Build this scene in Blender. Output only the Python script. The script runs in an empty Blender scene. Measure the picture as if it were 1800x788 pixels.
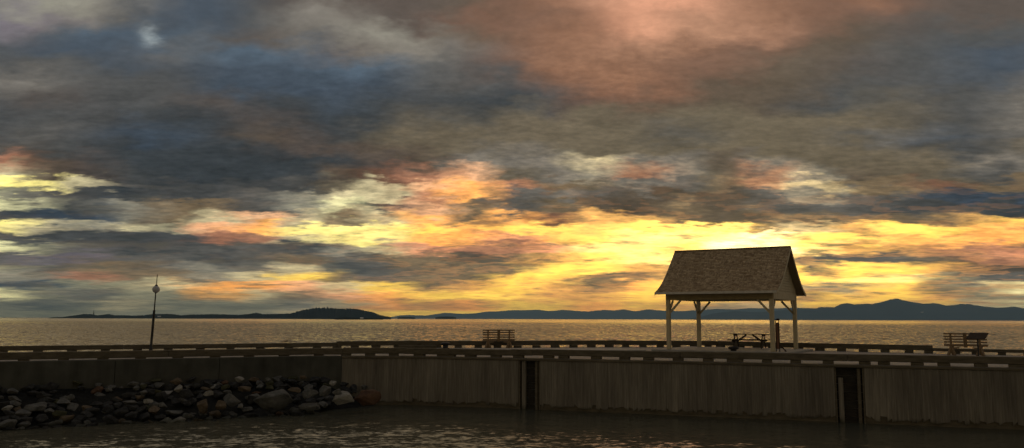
import bpy, bmesh, math, random
from mathutils import Vector, Matrix, noise
R_ = math.radians
PI = math.pi
scene = bpy.context.scene
COL = scene.collection
rnd = random.Random(7)

# ------------------------------------------------------------------ camera
F = 1440.0                      # focal length in pixels of the 1800 px wide photograph
EYE = 1.6                       # eye above the wharf deck (deck is z = 0)
PITCH = math.atan2(166.7, F)
ROLL = R_(-0.17)
WATER_Z = -2.05
_r = Vector((1, 0, 0)); _f = Vector((0, math.cos(PITCH), math.sin(PITCH))); _u = _r.cross(_f)
CR = _r * math.cos(ROLL) - _u * math.sin(ROLL)
CU = _u * math.cos(ROLL) + _r * math.sin(ROLL)
CF = _f
cam_d = bpy.data.cameras.new('camera')
cam = bpy.data.objects.new('camera', cam_d); COL.objects.link(cam)
cam_d.sensor_width = 36; cam_d.sensor_fit = 'HORIZONTAL'; cam_d.lens = 36 * F / 1800
cam_d.clip_start = 0.1; cam_d.clip_end = 200000
M = Matrix((CR, CU, -CF)).transposed().to_4x4(); M.translation = Vector((0, 0, EYE))
cam.matrix_world = M
scene.camera = cam

def ray(x, y): return CR * (x - 900) / F + CU * (394 - y) / F + CF
def ground(x, y, z=0.0):
    d = ray(x, y); return Vector((0, 0, EYE)) + d * ((z - EYE) / d.z)
def at(x, y, Y):
    d = ray(x, y); return Vector((0, 0, EYE)) + d * (Y / d.y)

# ------------------------------------------------------------------ view
scene.view_settings.view_transform = 'Standard'
scene.view_settings.look = 'None'
scene.view_settings.gamma = 1
scene.view_settings.exposure = 0.0
scene.view_settings.use_curve_mapping = False
scene.cycles.volume_bounces = 0
scene.cycles.max_bounces = 6
scene.cycles.sample_clamp_indirect = 4
scene.cycles.use_denoising = True

# ------------------------------------------------------------------ node helpers
def lin(c):
    c /= 255.0
    return c / 12.92 if c <= 0.04045 else ((c + 0.055) / 1.055) ** 2.4
def L(r, g, b, a=1.0): return (lin(r), lin(g), lin(b), a)
class NT:
    def __init__(s, tree): s.t = tree; s.n = tree.nodes; s.l = tree.links
    def new(s, typ, **kw):
        n = s.n.new(typ)
        for k, v in kw.items(): setattr(n, k, v)
        return n
    def put(s, sock, v):
        if isinstance(v, bpy.types.NodeSocket): s.l.new(v, sock)
        else: sock.default_value = v
    def m(s, op, a, b=None, c=None, clamp=False):
        n = s.new('ShaderNodeMath', operation=op, use_clamp=clamp)
        s.put(n.inputs[0], a)
        if b is not None: s.put(n.inputs[1], b)
        if c is not None: s.put(n.inputs[2], c)
        return n.outputs[0]
    def vm(s, op, a, b=None, scale=None):
        n = s.new('ShaderNodeVectorMath', operation=op)
        s.put(n.inputs[0], a)
        if b is not None: s.put(n.inputs[1], b)
        if scale is not None: s.put(n.inputs['Scale'], scale)
        return n.outputs[0]
    def mix(s, fac, a, b, blend='MIX'):
        n = s.new('ShaderNodeMix', data_type='RGBA', blend_type=blend)
        s.put(n.inputs[0], fac); s.put(n.inputs[6], a); s.put(n.inputs[7], b)
        return n.outputs[2]
    def noise(s, vec, scale, detail=3, rough=0.5, out='Fac', dist=0.0, dims='3D'):
        n = s.new('ShaderNodeTexNoise', noise_dimensions=dims)
        if vec is not None: s.l.new(vec, n.inputs['Vector'])
        n.inputs['Scale'].default_value = scale; n.inputs['Detail'].default_value = detail
        n.inputs['Roughness'].default_value = rough; n.inputs['Distortion'].default_value = dist
        return n.outputs[out]
    def maprange(s, v, a, b, c=0.0, d=1.0, interp='LINEAR'):
        n = s.new('ShaderNodeMapRange', interpolation_type=interp)
        s.put(n.inputs[0], v); n.inputs[1].default_value = a; n.inputs[2].default_value = b
        n.inputs[3].default_value = c; n.inputs[4].default_value = d
        return n.outputs[0]
    def mapping(s, vec, scale=(1, 1, 1), loc=(0, 0, 0), rot=(0, 0, 0)):
        n = s.new('ShaderNodeMapping'); s.l.new(vec, n.inputs[0])
        n.inputs['Scale'].default_value = scale; n.inputs['Location'].default_value = loc
        n.inputs['Rotation'].default_value = rot
        return n.outputs[0]
    def ramp(s, fac, stops, interp='LINEAR'):
        n = s.new('ShaderNodeValToRGB'); cr = n.color_ramp; cr.interpolation = interp
        s.put(n.inputs[0], fac)
        cr.elements[0].position = stops[0][0]; cr.elements[0].color = stops[0][1]
        cr.elements[1].position = stops[-1][0]; cr.elements[1].color = stops[-1][1]
        for p, c in stops[1:-1]:
            e = cr.elements.new(p); e.color = c
        return n.outputs[0]
    def sep(s, v):
        n = s.new('ShaderNodeSeparateXYZ'); s.l.new(v, n.inputs[0]); return n.outputs
    def comb(s, x, y, z):
        n = s.new('ShaderNodeCombineXYZ'); s.put(n.inputs[0], x); s.put(n.inputs[1], y); s.put(n.inputs[2], z)
        return n.outputs[0]

# ------------------------------------------------------------------ sky and sun
SUN_D = ray(1285, 432).normalized()
SUN_EL = math.asin(SUN_D.z); SUN_AZ = math.atan2(SUN_D.x, SUN_D.y)
world = bpy.data.worlds.new('World'); scene.world = world; world.use_nodes = True
world.cycles.sampling_method = 'MANUAL'; world.cycles.sample_map_resolution = 1024
W = NT(world.node_tree); W.n.clear()
# cloud colours seen between the horizon and the top of the frame (sRGB)
PAL = [(70, 80, 92), (66, 70, 74), (82, 82, 82), (106, 102, 97), (142, 138, 126),        # 0-4 slate, dark slate, dark, grey, light grey
       (148, 145, 124), (96, 84, 72), (128, 112, 90), (122, 92, 76), (172, 126, 102),    # 5-9 grey-green, dark brown, tan, rust, salmon
       (224, 156, 126), (232, 180, 142), (250, 180, 100), (255, 220, 106), (255, 241, 158),  # 10-14 pink, peach, orange, yellow, pale yellow
       (236, 232, 185), (255, 255, 215), (208, 162, 98), (192, 182, 150), (118, 111, 118),   # 15-19 cream, brightest, ochre, stone, mauve
       (82, 96, 110), (92, 82, 76), (112, 102, 86), (126, 120, 112), (142, 103, 81)]     # 20-24 blue slate, umber, olive, warm grey, sienna
# one line per elevation street: image height, then colours from left to right, 75 px apart
ROWS = [
 (0,   [4, 4, 4, 23, 0, 0, 2, 21, 21, 21, 21, 6, 8, 24, 9, 10, 10, 9, 24, 8, 24, 8, 21, 21, 21]),
 (30,  [19, 19, 23, 2, 0, 0, 2, 23, 23, 21, 21, 8, 8, 8, 24, 10, 9, 9, 24, 8, 8, 21, 21, 21, 21]),
 (60,  [19, 2, 20, 0, 20, 2, 21, 3, 23, 4, 23, 6, 8, 24, 24, 10, 9, 9, 9, 8, 6, 21, 2, 2, 2]),
 (90,  [2, 0, 0, 0, 3, 20, 20, 20, 21, 23, 23, 3, 8, 24, 24, 9, 24, 8, 8, 6, 6, 2, 2, 0, 0]),
 (120, [2, 2, 2, 0, 2, 0, 0, 0, 20, 20, 3, 2, 8, 24, 24, 24, 8, 8, 6, 6, 21, 2, 2, 0, 0]),
 (150, [23, 3, 2, 2, 2, 0, 0, 0, 0, 0, 2, 2, 2, 8, 24, 24, 8, 6, 6, 6, 2, 2, 2, 0, 3]),
 (180, [2, 21, 2, 2, 2, 21, 1, 1, 0, 1, 2, 1, 1, 2, 8, 8, 6, 6, 6, 2, 1, 22, 2, 2, 23]),
 (210, [2, 2, 2, 2, 1, 1, 21, 1, 1, 1, 22, 1, 22, 22, 22, 6, 22, 22, 22, 22, 22, 22, 2, 2, 23]),
 (240, [2, 3, 2, 0, 0, 1, 6, 21, 1, 22, 22, 22, 22, 22, 22, 22, 2, 22, 22, 22, 2, 23, 0, 2, 3]),
 (262, [6, 2, 2, 1, 1, 1, 1, 21, 21, 6, 22, 22, 23, 22, 22, 22, 22, 22, 22, 22, 22, 22, 2, 2, 22]),
 (282, [9, 6, 21, 1, 1, 1, 1, 1, 1, 21, 6, 23, 23, 23, 18, 23, 23, 6, 23, 22, 22, 22, 22, 23, 23]),
 (305, [18, 6, 21, 2, 1, 1, 1, 1, 6, 8, 9, 11, 22, 23, 4, 9, 23, 22, 9, 4, 6, 22, 22, 2, 23]),
 (325, [14, 14, 18, 3, 2, 2, 2, 2, 22, 18, 11, 12, 9, 7, 22, 23, 3, 7, 9, 18, 7, 7, 8, 7, 7]),
 (345, [5, 3, 2, 1, 2, 2, 3, 4, 18, 18, 9, 12, 3, 23, 3, 6, 6, 6, 3, 4, 3, 3, 0, 0, 0]),
 (362, [15, 5, 2, 4, 7, 7, 2, 4, 15, 1, 11, 7, 3, 7, 6, 6, 7, 6, 3, 3, 3, 2, 2, 2, 1]),
 (385, [2, 0, 0, 4, 7, 18, 11, 18, 7, 18, 12, 7, 12, 8, 17, 17, 7, 6, 7, 7, 7, 7, 7, 17, 13]),
 (403, [14, 18, 4, 18, 5, 11, 12, 14, 14, 14, 13, 12, 13, 13, 12, 13, 13, 13, 7, 18, 17, 13, 13, 12, 12]),
 (420, [3, 2, 2, 2, 2, 9, 9, 18, 14, 14, 12, 12, 10, 12, 13, 14, 14, 14, 16, 13, 13, 12, 12, 12, 12]),
 (437, [15, 5, 3, 2, 2, 3, 3, 2, 4, 18, 10, 9, 9, 10, 14, 14, 13, 16, 16, 14, 17, 17, 9, 9, 10]),
 (455, [3, 19, 19, 3, 3, 2, 3, 7, 3, 7, 7, 6, 7, 17, 13, 14, 14, 14, 13, 3, 3, 3, 7, 9, 9]),
 (472, [5, 3, 7, 7, 3, 4, 3, 18, 2, 3, 7, 7, 7, 13, 13, 17, 7, 17, 13, 3, 13, 13, 17, 6, 6]),
 (488, [4, 4, 9, 7, 7, 4, 18, 13, 7, 3, 7, 7, 13, 13, 7, 7, 17, 13, 13, 13, 14, 14, 5, 3, 3]),
 (503, [0, 0, 5, 5, 18, 12, 12, 11, 18, 13, 7, 17, 13, 17, 7, 12, 13, 13, 13, 5, 5, 13, 7, 5, 15]),
 (520, [15, 5, 3, 5, 5, 17, 18, 7, 11, 12, 13, 13, 13, 17, 17, 13, 13, 13, 13, 7, 13, 13, 17, 5, 5]),
 (538, [5, 3, 5, 18, 5, 5, 5, 4, 18, 12, 17, 12, 13, 13, 12, 13, 17, 5, 18, 13, 13, 18, 13, 18, 15]),
 (556, [5, 5, 5, 5, 5, 5, 5, 18, 17, 13, 13, 13, 13, 13, 12, 12, 13, 5, 5, 18, 18, 13, 13, 18, 18])]
tc = W.new('ShaderNodeTexCoord').outputs['Generated']
dx, dy, dz = W.sep(tc)
az = W.m('MULTIPLY', W.m('ARCTAN2', dx, dy), 180 / PI)
hor = W.m('SQRT', W.m('SUBTRACT', 1.0, W.m('MULTIPLY', dz, dz)))
# height above the horizon measured along vertical planes facing north, so cloud banks lie as parallel streets
el = W.m('MULTIPLY', W.m('ARCTAN2', dz, W.m('MAXIMUM', dy, W.m('MULTIPLY', hor, .72))), 180 / PI)
elp = W.m('MAXIMUM', el, 0.0)
# cloud-layer coordinates: clouds flatten towards the horizon
gv = W.m('MULTIPLY', W.m('LOGARITHM', W.m('ADD', elp, 4.0), math.e), 11.0)
cp = W.comb(W.m('MULTIPLY', az, 0.42), gv, 0.0)
cpt = W.mapping(cp, rot=(0, 0, R_(-14)), scale=(.8, 1.15, 1))
n1 = W.noise(cpt, 0.8, 7, 0.6, 'Color')
n2 = W.noise(W.mapping(cp, loc=(31, 7, 3), scale=(0.6, 1.4, 1)), 1.3, 6, 0.6, 'Color')
n1s = W.noise(cpt, 0.6, 2, 0.5, 'Color')
n1 = W.mix(W.maprange(elp, 8.0, 17.0, 0.0, .6), n1, n1s)
n2 = W.mix(W.maprange(elp, 8.0, 17.0, 0.0, .5), n2, (.5, .5, .5, 1))
a1, b1, c1 = W.sep(n1); a2, b2, c2 = W.sep(n2)
wx = W.m('MULTIPLY', W.maprange(elp, 8, 22, 1.0, .75), W.m('MULTIPLY', W.m('ADD', W.m('SUBTRACT', a1, .5), W.m('MULTIPLY', W.m('SUBTRACT', a2, .5), .9)), 5.0))
wy0 = W.m('ADD', W.m('SUBTRACT', b1, .5), W.m('MULTIPLY', W.m('SUBTRACT', b2, .5), 1.1))
wy = W.m('MULTIPLY', wy0, W.m('MULTIPLY', W.m('ADD', elp, 3.0), 0.21))
azw = W.m('ADD', az, wx)
elw = W.m('ADD', elp, wy)
fac = W.m('DIVIDE', W.m('ADD', azw, 180.0), 360.0)
BACK = L(142, 130, 106)
def row_out(s, y, interp='LINEAR'):
    st = [(0.0, BACK), (90 / 360, L(130, 120, 104)), (130 / 360, L(92, 95, 100))]
    for i, ci in enumerate(s):
        q = ray(i * 75, y); a = math.degrees(math.atan2(q.x, q.y))
        st.append(((a + 180) / 360, L(*PAL[ci])))
    st += [((48 + 180) / 360, L(104, 98, 92)), ((90 + 180) / 360, L(96, 94, 94)), (1.0, BACK)]
    return W.ramp(fac, st, interp)
rows = []
for y, s in ROWS:
    d = ray(900, y).normalized(); rows.append((math.degrees(math.atan2(d.z, d.y)), row_out(s, y, 'B_SPLINE' if y < 270 else 'EASE')))
rows.reverse()                                      # from the horizon upwards
col = rows[0][1]
for k in range(1, len(rows)):
    e0, e1 = rows[k - 1][0], rows[k][0]
    sh = .18 if e1 < 11 else 0.0
    col = W.mix(W.maprange(elw, e0 + sh * (e1 - e0), e1 - sh * (e1 - e0), 0, 1, 'SMOOTHSTEP' if sh else 'LINEAR'), col, rows[k][1])
top = rows[-1][0]
col = W.mix(W.maprange(elw, top + 2, top + 16), col, L(100, 93, 90))
col = W.mix(W.maprange(elw, top + 16, top + 50), col, L(92, 92, 98))
# relief of the cloud layer
n3 = W.noise(W.mapping(cp, loc=(5, 17, 9), scale=(0.7, 1.25, 1)), 1.0, 8, 0.62, 'Fac')
soft = W.maprange(elp, 9.0, 24.0, 1.0, .22)
rel = W.m('ADD', 1.0, W.m('MULTIPLY', W.maprange(n3, 0.28, 0.72, -.27, .27), W.m('ADD', soft, .12)))
n4 = W.noise(W.mapping(cp, loc=(55, 3, 1), scale=(1.0, 2.2, 1)), 3.2, 6, 0.6, 'Fac')
rel2 = W.m('ADD', 1.0, W.m('MULTIPLY', W.maprange(n4, 0.3, 0.7, -.20, .20), soft))
col = W.mix(1.0, col, W.comb(rel, rel, rel), 'MULTIPLY')
col = W.mix(1.0, col, W.comb(rel2, rel2, rel2), 'MULTIPLY')
# small crisp cloudlets low over the estuary
n5 = W.noise(W.mapping(cp, loc=(12, 40, 2), scale=(.75, 1.5, 1)), 1.0, 8, .58, 'Fac', .2)
lowb = W.m('MULTIPLY', W.maprange(elp, .2, 1.2), W.maprange(elp, 5.0, 10.0, 1.0, 0.0))
cl = W.m('MULTIPLY', W.maprange(n5, .50, .565, 0, 1, 'SMOOTHSTEP'), W.m('MULTIPLY', lowb, .85))
core = W.mix(W.maprange(n5, .54, .68), W.mix(W.maprange(az, -18, 4, .03, .35), col, L(240, 170, 110)), W.mix(.65, W.mix(1.0, col, (.42, .42, .45, 1), 'MULTIPLY'), L(120, 112, 96)))
col = W.mix(cl, col, core)
# backlit banks read darker against their gaps than the mean tones above
gm = W.new('ShaderNodeGamma'); W.l.new(col, gm.inputs[0]); W.put(gm.inputs[1], W.maprange(elp, 9.0, 18.0, 1.28, 1.0))
gs = W.maprange(elp, 9.0, 18.0, 1.28, 1.0)
col = W.mix(1.0, gm.outputs[0], W.comb(gs, gs, gs), 'MULTIPLY')
# the sky stands beyond the haze: what it loses there it has more of here
hz = W.maprange(elp, 0.0, 5.0, 1.9, 1.10)
col = W.mix(1.0, col, W.comb(W.m('MULTIPLY', hz, W.maprange(elp, 0, 5, 1.08, 1.0)), hz, W.m('MULTIPLY', hz, W.maprange(elp, 0, 5, .84, .98))), 'MULTIPLY')
# a small bright hole in the bank, upper left
hd = W.new('ShaderNodeVectorMath', operation='DOT_PRODUCT'); hv = W.new('ShaderNodeVectorMath', operation='NORMALIZE')
W.l.new(W.vm('ADD', tc, W.vm('SCALE', W.vm('SUBTRACT', n2, (.5, .5, .5)), scale=.06)), hv.inputs[0]); W.l.new(hv.outputs[0], hd.inputs[0]); hd.inputs[1].default_value = ray(268, 64).normalized()
ha = W.m('MULTIPLY', W.m('ARCCOSINE', W.m('MINIMUM', hd.outputs['Value'], 1.0)), 180 / PI)
col = W.mix(W.m('MULTIPLY', W.m('EXPONENT', W.m('MULTIPLY', W.m('POWER', W.m('DIVIDE', ha, .55), 2.0), -1.0)), W.maprange(n4, .3, .7, .25, .6)), col, L(190, 200, 200))
# veiled sun behind the thin cloud just over the roof ridge
sd = W.new('ShaderNodeVectorMath', operation='DOT_PRODUCT'); W.l.new(tc, sd.inputs[0]); sd.inputs[1].default_value = SUN_D
ang = W.m('MULTIPLY', W.m('ARCCOSINE', W.m('MINIMUM', sd.outputs['Value'], 1.0)), 180 / PI)
glow = W.m('EXPONENT', W.m('MULTIPLY', W.m('POWER', W.m('DIVIDE', ang, 1.6), 2.0), -1.0))
glow2 = W.m('MULTIPLY', W.m('EXPONENT', W.m('MULTIPLY', W.m('DIVIDE', ang, 9.0), -1.0)), 0.20)
lum = W.new('ShaderNodeRGBToBW'); W.l.new(col, lum.inputs[0])
thin = W.maprange(lum.outputs[0], 0.15, 0.75)
gl = W.m('MULTIPLY', W.m('ADD', W.m('MULTIPLY', glow, .3), glow2), W.m('ADD', W.m('MULTIPLY', thin, .8), .15))
sky = W.new('ShaderNodeTexSky', sky_type='NISHITA', sun_disc=False)
sky.sun_elevation = SUN_EL; sky.sun_rotation = SUN_AZ
sky.air_density = 1.2; sky.dust_density = 2.0; sky.altitude = 0
bg1 = W.new('ShaderNodeBackground'); W.l.new(W.mix(W.m('MULTIPLY', thin, .35), (0, 0, 0, 1), sky.outputs[0]), bg1.inputs[0]); bg1.inputs[1].default_value = 0.05
bg2 = W.new('ShaderNodeBackground')
g3 = W.new('ShaderNodeVectorMath', operation='SCALE'); g3.inputs[0].default_value = (1.1, .85, .35); W.l.new(gl, g3.inputs['Scale'])
W.l.new(W.vm('ADD', col, g3.outputs[0]), bg2.inputs[0]); bg2.inputs[1].default_value = 1.0
ad = W.new('ShaderNodeAddShader'); W.l.new(bg1.outputs[0], ad.inputs[0]); W.l.new(bg2.outputs[0], ad.inputs[1])
wo = W.new('ShaderNodeOutputWorld'); W.l.new(ad.outputs[0], wo.inputs[0])

sun_d = bpy.data.lights.new('sun', 'SUN'); sun_d.energy = 0.5; sun_d.angle = R_(110); sun_d.color = (1.0, .72, .38)
sun = bpy.data.objects.new('sun', sun_d); COL.objects.link(sun)
sun.rotation_euler = (-SUN_D).to_track_quat('-Z', 'Y').to_euler()

# ------------------------------------------------------------------ materials
def mat(name, build):
    m = bpy.data.materials.new(name); m.use_nodes = True
    t = NT(m.node_tree); t.n.clear()
    p = t.new('ShaderNodeBsdfPrincipled'); o = t.new('ShaderNodeOutputMaterial')
    t.l.new(p.outputs[0], o.inputs[0]); build(t, p); return m
def bump(t, p, h, strength=.5, dist=.02):
    b = t.new('ShaderNodeBump'); b.inputs['Strength'].default_value = strength; b.inputs['Distance'].default_value = dist
    t.l.new(h, b.inputs['Height']); t.l.new(b.outputs[0], p.inputs['Normal'])
def simple(name, c1, c2, scale=4, rough=.75, stretch=(1, 1, 1), bs=.4, bd=.01, detail=6, metallic=0, spec=.4):
    def f(t, p):
        v = t.mapping(t.new('ShaderNodeTexCoord').outputs['Object'], scale=stretch)
        n = t.noise(v, scale, detail, .6)
        t.l.new(t.ramp(n, [(.3, (*c1, 1)), (.7, (*c2, 1))]), p.inputs['Base Color'])
        p.inputs['Roughness'].default_value = rough; p.inputs['Metallic'].default_value = metallic
        p.inputs['Specular IOR Level'].default_value = spec
        bump(t, p, t.noise(v, scale * 3, 5, .6), bs, bd)
    return mat(name, f)
def f_water(t, p):
    geo = t.new('ShaderNodeNewGeometry').outputs['Position']
    x, y, z = t.sep(geo)
    wind = geo
    def octave(sc, st, sl, det=2, k=0):
        c = t.noise(t.mapping(wind, scale=st, loc=(k * 37.7, k * 3.1, k)), sc, det, .62, 'Color')
        return t.vm('SCALE', t.vm('SUBTRACT', c, (.5, .5, .5)), scale=sl)
    def total(l):
        q = l[0]
        for w in l[1:]: q = t.vm('ADD', q, w)
        return q
    # basin in the lee of the wharf: short ripples that die out towards the wall
    rip = total([octave(6.0, (.6, 1, 1), 1.1, 3, 1), octave(1.9, (.55, 1, 1), .8, 3, 2), octave(.35, (.5, 1, 1), .35, 2, 3)])
    lee = t.m('SUBTRACT', t.m('SUBTRACT', 35.6, t.m('MULTIPLY', t.m('ABSOLUTE', t.m('ADD', x, 5.5)), .36)), y)
    bamp = t.maprange(lee, .5, 7.5, .16, BASIN_AMP)
    # open water: wind streets and wave groups long in the fetch direction
    sea = total([octave(2.5, (.8, 1, 1), 1.0, 2, 7), octave(.8, (.8, 1, 1), .7, 2, 8)])
    patch = t.noise(t.mapping(geo, scale=(.12, 1, 1)), .004, 3, .5)
    yy = t.m('ADD', y, t.m('MULTIPLY', t.m('SUBTRACT', patch, .5), 700.0))
    calm = t.maprange(yy, 850, 1250, 1.0, .03)
    gust = t.maprange(t.noise(t.mapping(geo, scale=(.6, .25, 1)), .02, 3, .5), .35, .65, .7, 1.25)
    samp = t.m('MULTIPLY', t.m('MULTIPLY', calm, gust), SEA_AMP)
    rs = t.vm('SCALE', rip, scale=bamp); ss = t.vm('SCALE', sea, scale=samp)
    mx = t.new('ShaderNodeMix', data_type='VECTOR'); t.put(mx.inputs[0], t.maprange(y, 36, 60)); t.put(mx.inputs[4], rs); t.put(mx.inputs[5], ss)
    sx, sy, sz = t.sep(mx.outputs[1])
    nv = t.comb(t.m('MULTIPLY', sx, .7), sy, 1.0)
    nn = t.vm('NORMALIZE', nv)
    # silty estuary water: a dull olive body; warm muted glare put into the reflection tint and strength
    rough = t.maprange(y, 40, 80, .16, .13)
    d = t.new('ShaderNodeBsdfDiffuse'); d.inputs[0].default_value = (.085, .085, .058, 1); t.l.new(nn, d.inputs['Normal'])
    g = t.new('ShaderNodeBsdfGlossy'); t.l.new(t.mix(t.maprange(y, 36, 50), (.74, .72, .64, 1), (.86, .78, .64, 1)), g.inputs['Color']); t.l.new(rough, g.inputs['Roughness']); t.l.new(nn, g.inputs['Normal'])
    fr = t.new('ShaderNodeFresnel'); fr.inputs[0].default_value = 1.33; t.l.new(nn, fr.inputs['Normal'])
    mxs = t.new('ShaderNodeMixShader'); t.l.new(t.m('MULTIPLY', fr.outputs[0], t.m('MULTIPLY', t.maprange(y, 36, 50, .48, .62), t.maprange(yy, 850, 1250, 1.0, 1.45))), mxs.inputs[0]); t.l.new(d.outputs[0], mxs.inputs[1]); t.l.new(g.outputs[0], mxs.inputs[2])
    out = [n for n in t.n if n.bl_idname == 'ShaderNodeOutputMaterial'][0]
    t.l.new(mxs.outputs[0], out.inputs[0])
BASIN_AMP = .65; SEA_AMP = .7
M_water = mat('water', f_water)
def f_wood_wall(t, p):
    g = t.new('ShaderNodeTexCoord').outputs['Object']
    u = t.new('ShaderNodeAttribute', attribute_name='plank')
    v = t.mapping(g, scale=(9, 9, .45))
    n = t.noise(v, 2.0, 7, .65)
    c = t.ramp(n, [(.25, (.115, .105, .078, 1)), (.5, (.175, .16, .122, 1)), (.75, (.27, .25, .195, 1))])
    c = t.mix(.8, c, t.ramp(u.outputs['Fac'], [(0, (.86, .85, .84, 1)), (.6, (.97, .97, .97, 1)), (1, (1.1, 1.1, 1.09, 1))]), 'MULTIPLY')
    big = t.noise(t.mapping(g, scale=(1, 1, .35)), .7, 4, .5)
    c = t.mix(.7, c, t.ramp(big, [(.3, (.55, .5, .48, 1)), (.7, (1.25, 1.2, 1.15, 1))]), 'MULTIPLY')
    x, y, z = t.sep(g)
    wet = t.maprange(t.m('ADD', z, t.m('MULTIPLY', t.noise(g, 3.0, 4, .6), .35)), -1.86, -1.66)
    c = t.mix(wet, t.mix(1.0, c, (.30, .32, .24, 1), 'MULTIPLY'), c)
    t.l.new(c, p.inputs['Base Color']); p.inputs['Roughness'].default_value = .8
    p.inputs['Specular IOR Level'].default_value = .25
    bump(t, p, n, .6, .02)
M_wall = mat('weathered_planks', f_wood_wall)
def f_concrete(t, p):
    g = t.new('ShaderNodeTexCoord').outputs['Object']
    n = t.noise(g, 1.1, 8, .62)
    st = t.noise(t.mapping(g, scale=(2, 2, .25)), 1.3, 5, .6)
    c = t.ramp(n, [(.3, (.055, .055, .042, 1)), (.7, (.10, .098, .078, 1))])
    c = t.mix(.7, c, t.ramp(st, [(.3, (.6, .6, .55, 1)), (.65, (1.1, 1.1, 1.05, 1))]), 'MULTIPLY')
    t.l.new(c, p.inputs['Base Color']); p.inputs['Roughness'].default_value = .85
    p.inputs['Specular IOR Level'].default_value = .25
    bump(t, p, n, .4, .03)
M_conc = mat('old_concrete', f_concrete)
def f_deck(t, p):
    g = t.new('ShaderNodeTexCoord').outputs['Object']
    n = t.noise(g, .8, 7, .6)
    t.l.new(t.ramp(n, [(.3, (.17, .16, .14, 1)), (.7, (.28, .26, .22, 1))]), p.inputs['Base Color'])
    t.l.new(t.maprange(t.noise(g, 1.7, 5, .6), .35, .65, .55, .75), p.inputs['Roughness'])
    bump(t, p, t.noise(g, 20, 5, .6), .25, .005)
M_deck = mat('damp_concrete_deck', f_deck)
M_beam = simple('tarred_timber', (.075, .062, .038), (.15, .125, .08), 2.5, .8, (1, 1, 4), .5, .01, spec=.2)
M_white = simple('weathered_cream_paint', (.44, .37, .22), (.60, .51, .32), 5, .7, (3, 3, .7), .3, .004)
M_whited = simple('cream_trim_paint', (.50, .46, .36), (.66, .61, .49), 5, .65, (1, 1, 1), .2, .003)
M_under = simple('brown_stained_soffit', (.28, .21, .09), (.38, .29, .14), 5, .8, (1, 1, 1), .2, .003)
M_bench = simple('varnished_brown_slats', (.18, .115, .055), (.30, .20, .10), 4, .6, (1, 4, 4), .3, .004)
M_table = simple('dark_stained_table_wood', (.03, .02, .014), (.07, .048, .03), 4, .8, (1, 4, 4), .3, .004, spec=.2)
M_iron = simple('black_iron', (.012, .012, .012), (.03, .028, .026), 12, .5, (1, 1, 1), .3, .003)
M_globe = simple('opal_globe', (.42, .42, .40), (.52, .52, .50), 3, .25, (1, 1, 1), .0, .001)
M_slab = simple('pale_concrete_slab', (.26, .25, .21), (.40, .38, .33), 1.2, .7, (1, 1, 1), .3, .01)
M_red = simple('reddish_brown_board', (.14, .065, .035), (.22, .11, .06), 6, .7, (3, 3, .6), .3, .003)
def f_shingle(t, p):
    uv = t.new('ShaderNodeUVMap').outputs[0]
    b = t.new('ShaderNodeTexBrick'); t.l.new(uv, b.inputs['Vector'])
    b.inputs['Scale'].default_value = 1.0; b.inputs['Brick Width'].default_value = .26; b.inputs['Row Height'].default_value = .13
    b.inputs['Mortar Size'].default_value = .008; b.inputs['Color1'].default_value = (0, 0, 0, 1); b.inputs['Color2'].default_value = (1, 1, 1, 1)
    b.inputs['Mortar'].default_value = (.4, .4, .4, 1); b.inputs['Bias'].default_value = 0; b.offset = .43
    bw = t.new('ShaderNodeRGBToBW'); t.l.new(b.outputs['Color'], bw.inputs[0])
    c = t.ramp(bw.outputs[0], [(0, (.34, .26, .15, 1)), (.12, (.38, .29, .17, 1)), (.3, (.50, .40, .25, 1)), (1, (.58, .47, .30, 1))])
    n = t.noise(uv, .9, 6, .65)
    c = t.mix(.8, c, t.ramp(n, [(.35, (.62, .55, .5, 1)), (.62, (1.15, 1.12, 1.08, 1))]), 'MULTIPLY')
    n2 = t.noise(uv, 9, 4, .6)
    c = t.mix(.35, c, t.ramp(n2, [(.35, (.5, .42, .36, 1)), (.6, (1.1, 1.08, 1.05, 1))]), 'MULTIPLY')
    c = t.mix(t.m('MULTIPLY', b.outputs['Fac'], .6), c, (.05, .035, .022, 1))
    t.l.new(c, p.inputs['Base Color']); p.inputs['Roughness'].default_value = .85; p.inputs['Specular IOR Level'].default_value = .2
    bump(t, p, t.m('SUBTRACT', t.m('MULTIPLY', bw.outputs[0], .4), b.outputs['Fac']), .5, .015)
M_shingle = mat('wood_shingles', f_shingle)
def rockmat(name, c1, c2):
    def f(t, p):
        g = t.new('ShaderNodeTexCoord').outputs['Object']
        n = t.noise(g, 2.2, 9, .68); n2 = t.noise(g, 11, 5, .6)
        c = t.ramp(n, [(.3, (*[q * .55 for q in c1], 1)), (.5, (*c1, 1)), (.72, (*c2, 1))])
        c = t.mix(.5, c, t.ramp(n2, [(.35, (.6, .6, .6, 1)), (.65, (1.2, 1.2, 1.2, 1))]), 'MULTIPLY')
        wz = t.sep(t.new('ShaderNodeNewGeometry').outputs['Position'])[2]
        wet = t.maprange(t.m('ADD', wz, t.m('MULTIPLY', n, .25)), -1.95, -1.62)
        c = t.mix(wet, t.mix(1.0, c, (.22, .24, .18, 1), 'MULTIPLY'), c)
        t.l.new(c, p.inputs['Base Color']); p.inputs['Roughness'].default_value = .85; p.inputs['Specular IOR Level'].default_value = .25
        bump(t, p, t.m('ADD', n, t.m('MULTIPLY', n2, .3)), .7, .05)
    return mat(name, f)
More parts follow.
